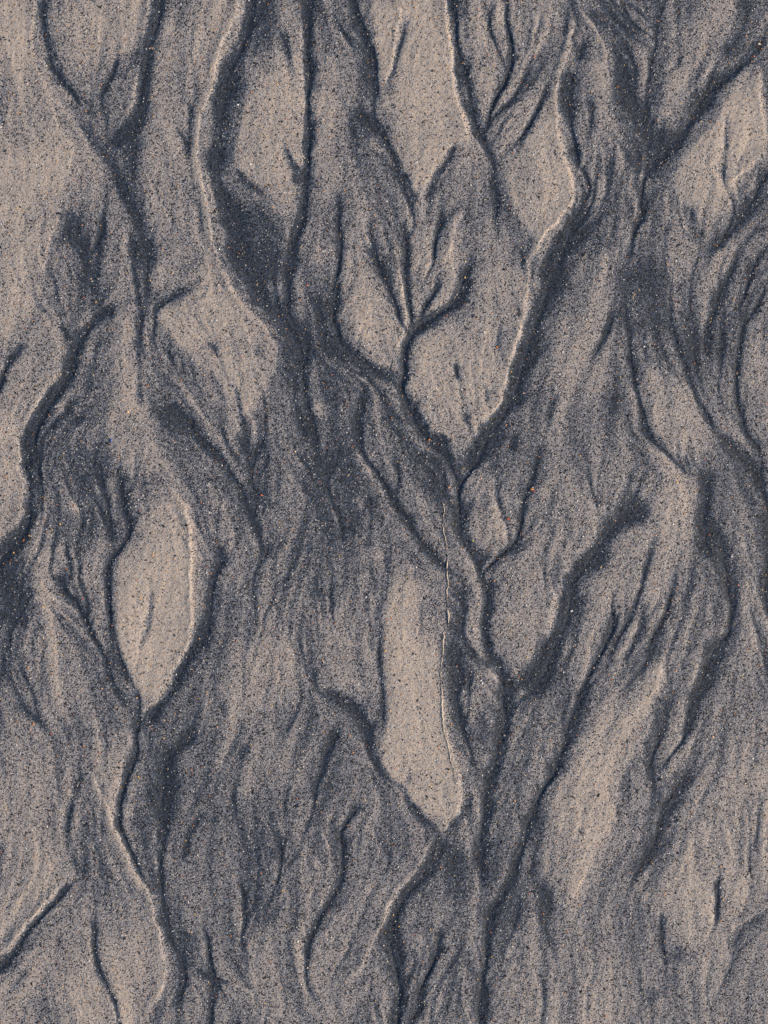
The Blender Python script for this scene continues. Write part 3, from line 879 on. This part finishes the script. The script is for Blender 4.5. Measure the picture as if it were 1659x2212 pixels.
# ------------------------------------------------------------------ crusted rims along the hairline cracks
CREAM = plain_material("damp_crust_rim", (.46, .39, .31), .45)
def rim(label, pts, w, h, seed):
    r = np.random.default_rng(seed)
    line = spline(pts, 3.0); n = len(line)
    tg = np.gradient(line, axis=0); tg /= np.linalg.norm(tg, axis=1, keepdims=True)
    nr = np.stack([tg[:, 1], -tg[:, 0]], -1)
    jit = np.convolve(r.normal(0, 1, n + 6), np.ones(3) / 3, 'same')[3:-3]
    line = line + nr * jit[:, None] * 1.1
    wv = w * np.clip(0.55 + 1.1 * np.convolve(r.normal(0, 1, n + 10), np.ones(5) / 5, 'same')[5:-5], 0.06, 1.5)
    wv *= np.clip(np.minimum(np.arange(n), np.arange(n)[::-1]) / 6.0, 0.15, 1)
    prof = [(-1.0, -0.9), (-0.75, 0.35), (-0.1, 1.0), (0.6, 0.7), (1.25, -0.9)]
    vs_, fs = [], []
    for i in range(n):
        for a, b in prof:
            p = line[i] + nr[i] * a * wv[i]
            z = float(bil(Z, np.array([line[i][0]]), np.array([line[i][1]]))[0]) + b * h * (0.6 + 0.4 * wv[i] / w)
            vs_.append(((p[0] - CX) * S, -(p[1] - CY) * S, z))
    m = len(prof)
    for i in range(n - 1):
        for k in range(m - 1):
            a = i * m + k
            fs.append((a, a + m, a + m + 1, a + 1))
    fs.append(tuple(range(m))); fs.append(tuple((n - 1) * m + k for k in range(m))[::-1])
    me = bpy.data.meshes.new("crust_rim"); me.from_pydata(vs_, [], fs); me.update()
    me.materials.append(CREAM)
    o = bpy.data.objects.new("crust_rim", me); scene.collection.objects.link(o)
    tag(o, label, "crust rim", "crusted rims along hairline cracks")
rim("wavy broken upper stretch of the hairline crack rim in the central dark rill", [(955,1080),(960,1105),(957,1118),(959,1127),(956,1135),(958,1144),(962,1165),(966,1192)], 1.5, .0007, 1)
rim("longest, brightest straight stretch of the hairline crack rim beside the long pale bank", [(966,1196),(966,1240),(968,1262),(965,1288),(966,1310),(969,1331),(968,1357)], 1.8, .0009, 2)
rim("faint lower stretch of the crack rim bordering the long pale bank", [(966,1359),(959,1367),(957,1405),(952,1449),(954,1497),(956,1540),(960,1584),(969,1615),(976,1650),(986,1690)], 1.4, .0007, 3)
rim("short curled crust rim at the tip of the bank above the forked rill", [(849,774),(850,785),(847,793),(846,801)], 1.6, .0008, 4)
rim("curved crust rim along the right side of the bank above the forked rill", [(876,655),(879,672),(882,690),(881,706),(878,720),(873,728)], 1.3, .0006, 5)

# ------------------------------------------------------------------ single grains that stand out
def grain(label, x, y, size, col, seed, el=1.3, ang=0.0):
    r = np.random.default_rng(seed)
    import bmesh
    bm = bmesh.new(); bmesh.ops.create_icosphere(bm, subdivisions=2, radius=1.0)
    ca, sa = math.cos(ang), math.sin(ang)
    z0 = float(bil(Z, np.array([x]), np.array([y]))[0])
    for v in bm.verts:
        f = 1 + 0.22 * math.sin(3.1 * v.co.x + seed) * math.cos(2.3 * v.co.y - seed) + r.uniform(-.06, .06)
        p = v.co * f
        px, py, pz = p.x * size * el, p.y * size / el ** .4, p.z * size * .6
        v.co = ((x - CX + px * ca - py * sa) * S, -(y - CY) * S + (px * sa + py * ca) * S, z0 + (pz + size * .3) * S)
    me = bpy.data.meshes.new("coloured_grain"); bm.to_mesh(me); bm.free()
    me.materials.append(plain_material("coloured_grain", col, .4, .2, 1500))
    o = bpy.data.objects.new("coloured_grain", me); scene.collection.objects.link(o)
    tag(o, label, "sand grain", "single coloured grains that stand out")
grain("deep blue splinter of a grain, left of centre beneath the pale strip", 239.5, 951, 2.6, (.03, .07, .30), 1, 1.6, 1.0)
grain("bright orange-red grain right of the central black rill", 1098, 1120.5, 2.0, (.75, .12, .02), 2)
grain("largest orange grain of the cluster right of the central black rill", 1149, 1057, 2.9, (.80, .34, .08), 3)
grain("dark red grain touching the orange cluster right of the central rill", 1152.5, 1060.5, 2.0, (.30, .02, .03), 4)
grain("orange grain below the middle of the diagonal rill left of centre", 564.7, 1069.5, 1.9, (.80, .17, .03), 5)
grain("yellow-green grain below the central black rill", 1021.5, 1167.8, 1.8, (.55, .58, .06), 6)
grain("orange grain on the dark bed left of the notched bank's rill", 927, 949.5, 2.2, (.70, .26, .08), 7)
grain("cream white grain on the dark sand near the right top edge", 1640.5, 93.5, 2.3, (.80, .68, .52), 8)
grain("dark maroon grain on dark sand near the right top edge", 1636, 101, 2.2, (.08, .02, .02), 9)
grain("large tan grain in the pale sand left of the diagonal rill", 275.5, 890, 2.6, (.70, .42, .20), 10)
